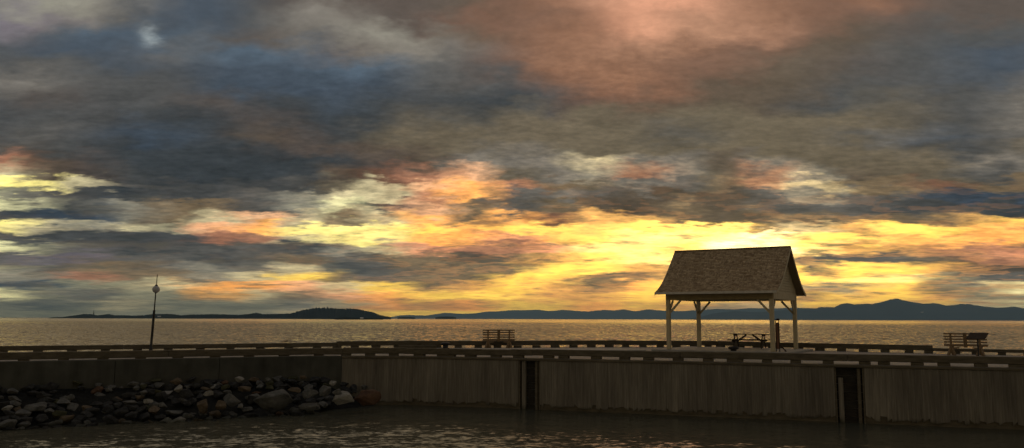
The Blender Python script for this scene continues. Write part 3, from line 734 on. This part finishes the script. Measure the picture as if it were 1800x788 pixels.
# boulders that can be told apart: pixel centre, width, height in the photograph, kind, label
big = [
 (481, 705, 66, 38, 'grey', 'huge rounded grey boulder, the largest of the breakwater', -1.55),
 (544, 693, 31, 19, 'grey', 'squared blue-grey boulder with a flat top, right of the huge one', -1.3),
 (545, 714, 41, 14, 'grey', 'low flat grey boulder at the waterline under the squared one', -1.75),
 (604, 702, 41, 30, 'pale', 'big pale angular boulder near the end of the heap', -1.5),
 (647, 699, 50, 30, 'brown', 'big dark reddish boulder at the right end of the heap, against the planks', -1.5),
 (572, 688, 25, 20, 'grey', 'upright rounded grey boulder between the squared and the pale ones', -1.2),
 (593, 689, 20, 11, 'grey', 'small slanting grey boulder resting above the big pale one', -1.0),
 (586, 674, 17, 9, 'pale', 'small light boulder topmost at the right end of the heap', -.85),
 (518, 686, 24, 10, 'tan', 'flat tan boulder above the shoulder of the huge grey one', -1.1),
 (409, 703, 34, 24, 'grey', 'large bluish-grey slanting boulder left of the huge one', -1.45),
 (423, 715, 12, 11, 'pale', 'small upright light boulder at the water left of the huge one', -1.75),
 (436, 721, 26, 10, 'grey', 'low grey boulder at the waterline lower left of the huge one', -1.85),
 (432, 684, 30, 9, 'tan', 'flat tan slab boulder high above the bluish-grey one', -1.1),
 (420, 667, 19, 9, 'pale', 'light wedge-shaped boulder high under the concrete wall', -.8),
 (471, 668, 12, 10, 'grey', 'small light grey boulder high behind the huge one', -.85),
 (533, 663, 14, 10, 'tan', 'small tan pointed boulder against the wall above the squared one', -.8),
 (362, 714, 31, 24, 'tan', 'rounded tan-orange boulder low on the slope', -1.6),
 (388, 714, 22, 19, 'tan', 'small round tan boulder touching the right side of the tan-orange one', -1.6),
 (367, 692, 18, 10, 'pale', 'small flat-topped pale boulder alone in dark rocks', -1.15),
 (314.5, 685, 17, 17, 'pale', 'bright rounded boulder leaning on a dark one', -1.05),
 (327, 692, 30, 15, 'dark', 'dark humped boulder with the bright rounded one on its left', -1.2),
 (306, 724, 34, 13, 'grey', 'long grey slab boulder at the waterline', -1.8),
 (338, 727, 16, 6, 'grey', 'flat grey boulder awash right of the long slab', -1.9),
 (260, 705, 17, 10, 'pale', 'small pale diamond-shaped boulder in deep shade', -1.4),
 (228, 708, 25, 10, 'grey', 'flat light grey slab boulder beside the pale diamond', -1.45),
 (271, 713, 20, 15, 'grey', 'rounded grey boulder low beneath the pale diamond', -1.6),
 (287, 712, 18, 13, 'grey', 'light-topped grey boulder right of the rounded low one', -1.55),
 (213, 683, 22, 14, 'grey', 'speckled grey boulder with a sharp lower edge', -1.1),
 (236, 676, 24, 11, 'grey', 'two-toned grey boulder halfway up the slope', -.95),
 (310, 670, 24, 13, 'tan', 'broad tan boulder high on the slope under the wall', -.85),
 (274, 668, 24, 9, 'moss', 'flat mossy boulder high on the slope', -.8),
 (114.5, 686, 34, 23, 'brown', 'large rounded rusty-brown boulder on the left of the heap', -1.15),
 (64, 670, 20, 14, 'pale', 'pale cap-shaped boulder high on the left', -.9),
 (156, 675.5, 17, 8, 'pale', 'small flat pale boulder right of and above the rusty-brown one', -.95),
 (191, 670, 22, 12, 'pale', 'pale boulder with a pointed left end, high on the slope', -.85),
 (186, 728, 44, 14, 'grey', 'long low grey boulder at the waterline on the left', -1.85),
 (173, 699, 24, 18, 'grey', 'slanting grey slab boulder in the middle of the slope', -1.35),
 (146, 696, 20, 16, 'grey', 'pointed grey boulder right of the rusty-brown one', -1.3),
 (36, 689, 13, 9, 'grey', 'small square grey boulder left of the rusty-brown one', -1.2),
 (11, 678, 22, 13, 'pale', 'light boulder at the left edge of the picture, high up', -1.05),
 (4, 703, 22, 10, 'grey', 'light grey boulder at the left edge of the picture, low down', -1.45),
 (50, 703, 24, 20, 'grey', 'wedge-shaped grey boulder on the lower left of the heap', -1.45),
 (130, 722, 22, 12, 'grey', 'dark grey boulder near the water below the rusty-brown one', -1.75),
]
occ = []
for i, (px, py, w, h, k, lab, z) in enumerate(big):
    p = ground(px, py, z); sc = (p.y) / F
    # keep every boulder in front of the wall
    s = (w * sc * 1.12, w * sc * rnd.uniform(.75, .95), h * sc * 1.2)
    zs, dist = shore_z(p.x, p.y)
    put_rock(rmesh(100 + i, k), k, p, s, (rnd.uniform(-.08, .08), rnd.uniform(-.06, .06), rnd.uniform(-.25, .25)), lab, GB)
    occ.append((px, py, w * .42, h * .42))
zone = [(-90, 103, 'left of the rusty-brown one'), (103, 300, 'below the lamp post'), (300, 450, 'around the tan-orange one'), (450, 700, 'near the huge grey one')]
tone_word = dict(pale='pale', grey='mid-grey', dark='dark grey', tan='tan', brown='reddish-brown', moss='mossy')
cnt = 0; placed = []
tries = 0
while cnt < 245 and tries < 9000:
    tries += 1
    t = rnd.uniform(NL.px(-45, 700), WT[0] + 1.6)
    off = rnd.uniform(.35, 4.1 if t < WT[0] - 3 else 4.1 * max(.25, 1 - (t - WT[0] + 3) / 6.0))
    q, d = NL.pt(t); n = Vector((d.y, -d.x))
    end = max(0, 1 - max(0, t - WT[0] + 1.2) / 3.8)
    x, y = q.x + n.x * off, q.y + n.y * off
    z = -.78 - off * .36 - (1 - end) * .8
    size = rnd.choice((.38, .45, .5, .6, .7, .85)) * (1 if off > 1 else .8)
    dv = Vector((x, y, z)) - Vector((0, 0, EYE))
    zz = dv.dot(CF); px, py = 900 + F * dv.dot(CR) / zz, 394 - F * dv.dot(CU) / zz
    hw = size * .5 * F / zz
    if any(abs(px - a) < (b + hw) * .8 and abs(py - e) < (g + hw * .6) * .8 for a, e, b, g in occ): continue
    if any((Vector((x, y)) - Vector(p2)).length < (size + s2) * .29 for p2, s2 in placed): continue
    placed.append(((x, y), size)); cnt += 1
    k = rnd.choices(('dark', 'grey', 'moss', 'brown', 'tan', 'pale'), (56, 25, 8, 4, 4, 3))[0]
    zn = next((s for a, b, s in zone if a <= px < b), zone[0 if px < 0 else -1][2])
    row = 'upper' if off < 1.3 else ('middle' if off < 2.6 else 'waterline')
    lab = f"{tone_word[k]} angular boulder in the {row} row of the heap, {zn}"
    put_rock(rmesh(rnd.randrange(14), k), k, (x, y, z + rnd.uniform(-.08, .10)),
             (size * rnd.uniform(.9, 1.5), size * rnd.uniform(.8, 1.2), size * rnd.uniform(.5, .9)),
             (rnd.uniform(-.35, .35), rnd.uniform(-.35, .35), rnd.uniform(0, 6.28)), lab, GB)
print('boulders', cnt)

# ------------------------------------------------------------------ pavilion
TH = -.562; PL, PW = 5.157, 4.469; ZS = .10; ZH = 2.585; ZE = 2.926; ZR = 5.21; RL, RW = 6.02, 5.82
pav = thing('pavilion', 'open wooden picnic pavilion with a steep flared shingle roof on four braced posts', 'pavilion', (11.30, 42.20, ZS), TH)
zz = -ZS
for sx in (-1, 1):
    for sy in (-1, 1):
        bm = NB(); X, Y = sx * PL / 2, sy * PW / 2
        box(bm, (X, Y, (ZH + zz) / 2), (.19, .19, ZH + zz), None, .012)
        po = link('post', bm, M_white, pav)
        for dx_, dy_ in ((-sx, 0), (0, -sy)):
            bm = NB()
            beam(bm, (X + dx_ * .08, Y + dy_ * .08, ZH + zz - .66), (X + dx_ * .66, Y + dy_ * .66, ZH + zz - .03), .075, .10, .006)
            link('knee_brace', bm, M_white, po)
for sy in (-1, 1):
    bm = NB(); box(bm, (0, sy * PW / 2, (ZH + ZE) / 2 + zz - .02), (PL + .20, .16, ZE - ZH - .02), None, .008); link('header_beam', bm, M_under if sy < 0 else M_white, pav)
for sx in (-1, 1):
    bm = NB(); box(bm, (sx * PL / 2, 0, (ZH + ZE) / 2 + zz - .02), (.158, PW - .17, ZE - ZH - .026), None, .008); link('header_beam', bm, M_white, pav)
for sx in (-1, 1):
    for sy in (-1, 1):
        pass
# roof shell with a flare at the eaves
prof = [(0, 0), (.155, .20), (.31, .395), (.45, .56), (.60, .72), (.72, .825), (.84, .91), (.93, .965), (1, 1)]
H = ZR - ZE
def roofz(f):
    for (a, b), (c, d) in zip(prof, prof[1:]):
        if f <= c + 1e-9: return ZR - H * (b + (d - b) * (f - a) / (c - a))
    return ZE
for sy in (-1, 1):
    bm = NB(); uvl = bm.loops.layers.uv.new('UVMap'); TH_ = .07
    cs = [(f, ZR - H * g) for f, g in prof]
    acc = 0; prevp = None; top = []; bot = []; us = []
    for f, z in cs:
        y = sy * f * RW / 2
        if prevp: acc += math.hypot(y - prevp[0], z - prevp[1])
        prevp = (y, z); us.append(acc)
        top.append([bm.verts.new((sx * RL / 2, y, z + zz)) for sx in (-1, 1)])
        bot.append([bm.verts.new((sx * RL / 2, y * .985, z + zz - TH_)) for sx in (-1, 1)])
    def uvq(fc, vals):
        for l, u in zip(fc.loops, vals): l[uvl].uv = u
    for i in range(len(cs) - 1):
        uvq(bm.faces.new((top[i][0], top[i][1], top[i + 1][1], top[i + 1][0])), [(0, us[i]), (RL, us[i]), (RL, us[i + 1]), (0, us[i + 1])])
        bm.faces.new((bot[i][1], bot[i][0], bot[i + 1][0], bot[i + 1][1]))
        for e in (0, 1): bm.faces.new((top[i][e], bot[i][e], bot[i + 1][e], top[i + 1][e]))
    bm.faces.new((top[-1][0], top[-1][1], bot[-1][1], bot[-1][0]))
    rf = link('roof_slope', bm, M_shingle, pav)
    # shingle courses standing proud, one thin lip each
    bm = NB(); uvl = bm.loops.layers.uv.new('UVMap')
    ncourse = 32
    tot_ = us[-1]
    def at_s(s):
        for i in range(len(us) - 1):
            if s <= us[i + 1]:
                k = (s - us[i]) / (us[i + 1] - us[i]); f = cs[i][0] + (cs[i + 1][0] - cs[i][0]) * k; z = cs[i][1] + (cs[i + 1][1] - cs[i][1]) * k
                return sy * f * RW / 2, z, sy * (cs[i + 1][0] - cs[i][0]) * RW / 2, cs[i + 1][1] - cs[i][1]
        return sy * RW / 2, ZE, sy * 1, -.3
    for c in range(ncourse):
        s0 = tot_ * c / ncourse; s1 = tot_ * (c + 1) / ncourse
        u = -RL / 2
        while u < RL / 2 - .01:
            w = min(rnd.uniform(.09, .17), RL / 2 - u)
            ya, za, _, _ = at_s(s0 + .01); yb, zb_, dy2, dz2 = at_s(min(s1 + rnd.uniform(-.012, .012), tot_))
            nn = Vector((0, -dz2 * sy, abs(dy2))).normalized(); nn = Vector((0, nn.y * sy * sy if sy > 0 else -abs(nn.y), nn.z)) if sy < 0 else Vector((0, abs(nn.y), nn.z))
            lift = .018 + rnd.uniform(0, .010)
            A = Vector((u + .002, ya, za + zz)) + nn * .006; B = Vector((u + w - .002, ya, za + zz)) + nn * .006
            C_ = Vector((u + w - .002, yb, zb_ + zz)) + nn * lift; D_ = Vector((u + .002, yb, zb_ + zz)) + nn * lift
            C2 = C_ - nn * (lift - .002); D2 = D_ - nn * (lift - .002)
            vs = [bm.verts.new(q) for q in (A, B, C_, D_, C2, D2)]
            ju, jv = rnd.uniform(0, 40), rnd.uniform(0, 40)
            fc = bm.faces.new((vs[0], vs[1], vs[2], vs[3]))
            # one brick cell per shingle keeps a single tone on it
            cx_, cy_ = math.floor(ju / .26) * .26 + .13, math.floor(jv / .13) * .13 + .065
            for l, uv in zip(fc.loops, ((-.04, -.03), (.04, -.03), (.04, .03), (-.04, .03))): l[uvl].uv = (cx_ + uv[0], cy_ + uv[1])
            fc = bm.faces.new((vs[3], vs[2], vs[4], vs[5]))
            for l in fc.loops: l[uvl].uv = (cx_, cy_)
            u += w
    me_ = link('shingles', bm, M_shingle, rf)
bm = NB(); box(bm, (0, 0, ZR + zz + .012), (RL + .02, .17, .05), None, .015); link('ridge_cap', bm, M_shingle, pav)
# fascia and rake boards
for sy in (-1, 1):
    bm = NB(); box(bm, (0, sy * (RW / 2 + .012), ZE + zz - .035), (RL + .01, .03, .11), None, .004); link('eave_fascia', bm, M_whited, pav)
for sx in (-1, 1):
    bm = NB()
    for sy in (-1, 1):
        for (a, b), (c, d) in zip(prof, prof[1:]):
            p0 = Vector((sx * (RL / 2 + .015), sy * a * RW / 2, ZR - H * b + zz)); p1 = Vector((sx * (RL / 2 + .015), sy * c * RW / 2, ZR - H * d + zz))
            q = [p0, p1, p1 - Vector((0, 0, .13)), p0 - Vector((0, 0, .13))]
            vs = [bm.verts.new(v + Vector((e * .014, 0, 0))) for e in (-1, 1) for v in q]
            for f in ((0, 1, 2, 3), (7, 6, 5, 4), (0, 4, 5, 1), (2, 6, 7, 3), (1, 5, 6, 2), (0, 3, 7, 4)): bm.faces.new([vs[i] for i in f])
    link('rake_board', bm, M_whited if sx < 0 else M_white, pav)
    # clapboard gable wall set back under the overhang
    bm = NB(); nb = 17; z0 = ZE - .05; z1 = ZR - .14
    def halfw(z):
        lo, hi = 0.0, 1.0
        for _ in range(24):
            mid = (lo + hi) / 2
            if roofz(mid) - .09 > z: lo = mid
            else: hi = mid
        return min(lo * RW / 2, PW / 2 + .08)
    for k in range(nb):
        za = z0 + (z1 - z0) * k / nb; zb2 = z0 + (z1 - z0) * (k + 1) / nb
        ha, hb = halfw(za), halfw(zb2)
        xo = sx * (PL / 2 + .085); xi = sx * (PL / 2 + .05); xb = sx * (PL / 2 + .02)
        pts_ = [(xo, -ha, za), (xo, ha, za), (xi, hb, zb2), (xi, -hb, zb2), (xb, -ha, za), (xb, ha, za), (xb, hb, zb2), (xb, -hb, zb2)]
        vs = [bm.verts.new((a, b, c + zz)) for a, b, c in pts_]
        for f in ((0, 1, 2, 3), (7, 6, 5, 4), (0, 4, 5, 1), (2, 6, 7, 3), (1, 5, 6, 2), (0, 3, 7, 4)): bm.faces.new([vs[i] for i in f])
    link('gable_clapboards', bm, M_white, pav)
# ceiling joists seen from below
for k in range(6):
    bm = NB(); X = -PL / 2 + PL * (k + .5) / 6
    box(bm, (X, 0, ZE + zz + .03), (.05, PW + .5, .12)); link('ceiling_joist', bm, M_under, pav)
# slab under it
bm = NB(); rot = Matrix.Rotation(TH, 3, 'Z')
box(bm, (0, 0, .046), (PL + 1.5, PW + 1.0, .108), None, .015)
sl = link('pavilion_slab', bm, M_slab); sl.location = (11.30, 42.20, -.002); sl.rotation_euler = (0, 0, TH)
tag(sl, kind='structure')
ex = NB(); box(ex, (0, 0, .03), (9.0, 2.6, .07), None, .012)
e_ = link('deck_walkway', ex, M_slab); e_.location = (2.2, 42.6, -.003); e_.rotation_euler = (0, 0, R_(4)); tag(e_, kind='structure')

# ------------------------------------------------------------------ picnic table
def picnic(loc, rz):
    t = thing('picnic_table', 'dark wooden picnic table with attached seats under the pavilion roof', 'picnic table', loc, rz)
    bm = NB()
    for k in range(5): box(bm, (0, -.30 + k * .15, .735), (2.0, .14, .038), None, .005)
    link('table_top', bm, M_table, t)
    for s in (-1, 1):
        bm = NB()
        for k in (0, 1): box(bm, (0, s * (.60 + k * .15), .44), (2.0, .14, .038), None, .005)
        link('seat', bm, M_table, t)
    for s in (-1, 1):
        for q in (-1, 1):
            bm = NB(); beam(bm, (s * .70, q * .70, .0), (s * .70, q * .22, .715), .045, .10, .004); link('leg', bm, M_table, t)
        bm = NB(); beam(bm, (s * .745, -.76, .385), (s * .745, .76, .385), .045, .09, .004); link('seat_support', bm, M_table, t)
        bm = NB(); beam(bm, (s * .745, -.34, .68), (s * .745, .34, .68), .045, .07, .004); link('top_cleat', bm, M_table, t)
        bm = NB(); beam(bm, (s * .66, 0, .35), (s * .15, 0, .70), .045, .09, .004); link('brace', bm, M_table, t)
    return t
pt = ground(1318, 612.5, .10)
picnic((pt.x, pt.y, ZS), TH + .1)

# ------------------------------------------------------------------ benches
def bench(loc, rz, label):
    t = thing('park_bench', label, 'bench', loc, rz, 'slatted benches facing the sea')
    # backrest plane faces the camera (sitter looks towards +Y)
    bm = NB()
    for k in range(5):
        z = .48 + k * .125; y = -.26 - (z - .44) * .22
        box(bm, (0, y + .03, z), (1.75, .03, .07), Matrix.Rotation(-.2, 3, 'X'), .004)
    link('backrest', bm, M_bench, t)
    bm = NB()
    for k in range(5): box(bm, (0, -.16 + k * .105, .425 + .012 * k), (1.75, .09, .032), None, .004)
    link('seat', bm, M_bench, t)
    for s in (-.58, 0, .58):
        bm = NB(); beam(bm, (s, -.20, .36), (s, -.39, 1.02), .085 if s else .15, .04, .004); link('back_support', bm, M_bench, t)
    for s in (-.58, .58):
        bm = NB()
        beam(bm, (s, -.24, .40), (s, .34, .40), .09, .07, .006)
        link('seat_bearer', bm, M_bench, t)
        for q in (-1, 1):
            bm = NB(); beam(bm, (s + q * .13, -.30, .0), (s, -.18, .40), .11, .10, .006); link('leg', bm, M_bench, t)
        bm = NB(); beam(bm, (s, .38, .0), (s, .26, .38), .11, .09, .006); link('leg', bm, M_bench, t)
        bm = NB(); beam(bm, (s * .93, -.2, .33), (s * .45, -.2, .05 + .30), .05, .06, .004); link('brace', bm, M_bench, t)
    return t
b1_ = ground(876.5, 612)
bench((b1_.x, 45.35, 0), R_(2), 'slatted wooden bench alone in the middle of the wharf, seen from behind')
b2_ = ground(1701, 624)
bench((b2_.x - .35, b2_.y - .55, 0), R_(-34), 'slatted wooden bench behind the slanted sign on the right')

# ------------------------------------------------------------------ slanted information sign
sg = ground(1720.5, 631.5)
t = thing('lectern_sign', 'dark slanted information panel on a thin post in front of the right bench', 'sign', (sg.x, sg.y, 0), R_(-52))
bm = NB(); box(bm, (0, 0, .42), (.05, .05, .84), None, .006); link('post', bm, M_iron, t)
bm = NB(); beam(bm, (0, -.10, .84), (0, .12, .98), .12, .03); link('bracket', bm, M_iron, t)
rotp = Matrix.Rotation(R_(30), 3, 'X')
bm = NB(); box(bm, (0, 0, .95), (.74, .50, .03), rotp, .006); pn = link('panel', bm, M_table, t)

# ------------------------------------------------------------------ notice post beside the pavilion
npp = Vector((12.29, 38.94, 0)) + Vector((.29, .16, 0))
t = thing('notice_post', 'narrow reddish-brown upright board with a peaked top and slanting brace beside the nearest pavilion post', 'notice post', npp, R_(-20))
for s in (-1, 1):
    bm = NB(); box(bm, (s * .075, 0, .78), (.04, .06, 1.56), None, .006); link('upright', bm, M_table, t)
bm = NB(); box(bm, (0, 0, .84), (.108, .04, 1.24), None, .004); link('board', bm, M_red, t)
bm = NB(); box(bm, (0, 0, 1.585), (.22, .10, .05), None, .01); box(bm, (.03, 0, 1.63), (.12, .09, .045), None, .008); link('cap', bm, M_table, t)
bm = NB(); beam(bm, (.11, .02, .42), (.44, .02, .0), .05, .06, .004); link('brace', bm, M_table, t)

# ------------------------------------------------------------------ mooring bollards and a timber
def bollard(loc, r, h, label, tilt=0):
    t = thing('mooring_bollard', label, 'bollard', loc, 0, 'squat mooring bollards on the wharf', (0, tilt))
    bm = NB(); lathe(bm, [(r * .95, 0), (r * .95, .03), (r * .62, .06), (r * .58, h * .55)], 20); link('base', bm, M_iron, t, True)
    bm = NB(); lathe(bm, [(r * .58, h * .5), (r * .95, h * .62), (r * 1.05, h * .76), (r * .95, h * .90), (r * .5, h * 1.0), (0, h * 1.02)], 20); link('head', bm, M_iron, t, True)
bp = ground(783, 613)
bollard((bp.x, bp.y, 0), .24, .34, 'black mushroom-headed bollard left of the middle bench')
bp2 = ground(1289.5, 621)
bollard((bp2.x, bp2.y, 0), .25, .33, 'black squat bollard in front of the picnic table')
a_ = ground(706, 612.5); b_ = ground(764, 613)
bm = NB(); beam(bm, (-1.0, 0, .09), (1.0, 0, .09), .26, .18, .02)
o = link('loose_timber', bm, M_beam); o.location = ((a_.x + b_.x) / 2, (a_.y + b_.y) / 2 - .35, 0); o.rotation_euler = (0, 0, .03)
tag(o, 'dark squared timber lying on the deck left of the mushroom-headed bollard', 'timber')

# ------------------------------------------------------------------ globe lamp
lp = ground(260.0, 618)
t = thing('globe_lamp', 'thin leaning lamp post with one white globe and a spike above it', 'lamp post', (lp.x, lp.y + .3, 0), 0, None, (0, R_(2.0)))
bm = NB(); lathe(bm, [(.085, 0), (.085, .12), (.06, .16), (.058, 1.1), (.07, 1.14), (.06, 1.2), (.052, 1.9), (.062, 1.93), (.03, 1.98), (.028, 2.75), (.045, 2.80), (.0, 2.82)], 14); link('pole', bm, M_iron, t, True)
bm = NB(); lathe(bm, [(0, 2.80)] + [(.178 * math.sin(PI * k / 14), 2.975 - .178 * math.cos(PI * k / 14)) for k in range(1, 14)] + [(0, 3.153)], 24); link('globe', bm, M_globe, t, True)
bm = NB(); lathe(bm, [(.07, 3.125), (.075, 3.15), (.05, 3.19), (.02, 3.22), (.018, 3.66), (.022, 3.68), (0, 3.70)], 12); link('finial', bm, M_iron, t, True)

# ------------------------------------------------------------------ tiny things on the far shores
def hut(px, py, D, w, h, m, label, cat='building', name='house'):
    c = at(px, py, D)
    t = thing(name, label, cat, (c.x, c.y, c.z), 0)
    bm = NB(); box(bm, (0, 0, h * .4), (w, w * .7, h * .8)); link('wall', bm, m, t)
    bm = NB()
    vs = [bm.verts.new(v) for v in ((-w * .55, -w * .4, h * .8), (w * .55, -w * .4, h * .8), (w * .55, w * .4, h * .8), (-w * .55, w * .4, h * .8), (-w * .55, 0, h * 1.25), (w * .55, 0, h * 1.25))]
    for f in ((0, 1, 5, 4), (2, 3, 4, 5), (0, 4, 3), (1, 2, 5), (0, 3, 2, 1)): bm.faces.new([vs[i] for i in f])
    link('roof', bm, m, t)
M_bright = simple('white_limewash', (.75, .75, .72), (.85, .85, .82), 1, .6, (1, 1, 1), 0, .001)
hut(636, 560.3, 2565, 9, 3.0, M_bright, 'tiny white boathouse on the low islet in front of the wooded island', name='boathouse')
hut(280, 557.3, 4160, 14, 4.0, M_bright, 'tiny pale house on the wooded island shore behind the lamp post')
hut(1621, 549.8, 10800, 30, 10, M_bright, 'tiny white house halfway up the mountain on the right')
c = at(164.5, 553.0, 4500)
t = thing('radio_mast', 'slender radio mast on the top of the low hill at far left', 'mast', (c.x, c.y, c.z - 4))
bm = NB(); lathe(bm, [(3.2, 0), (2.6, 12), (2.6, 13), (1.4, 14), (1.1, 22), (.3, 27), (0, 27.5)], 8); link('tower', bm, M_isle, t)

# ------------------------------------------------------------------ haze over the estuary
def haze(dens):
    m = bpy.data.materials.new('thin_sea_air'); m.use_nodes = True; t = NT(m.node_tree); t.n.clear()
    v = t.new('ShaderNodeVolumePrincipled'); v.inputs['Color'].default_value = (.42, .74, 1.0, 1); v.inputs['Density'].default_value = dens
    v.inputs['Anisotropy'].default_value = 0.0
    o = t.new('ShaderNodeOutputMaterial'); t.l.new(v.outputs[0], o.inputs['Volume'])
    bm = NB(); box(bm, (0, 12500, 215), (62000, 27000, 450))
    tag(link('haze', bm, m), kind='stuff')
haze(6.5e-5)
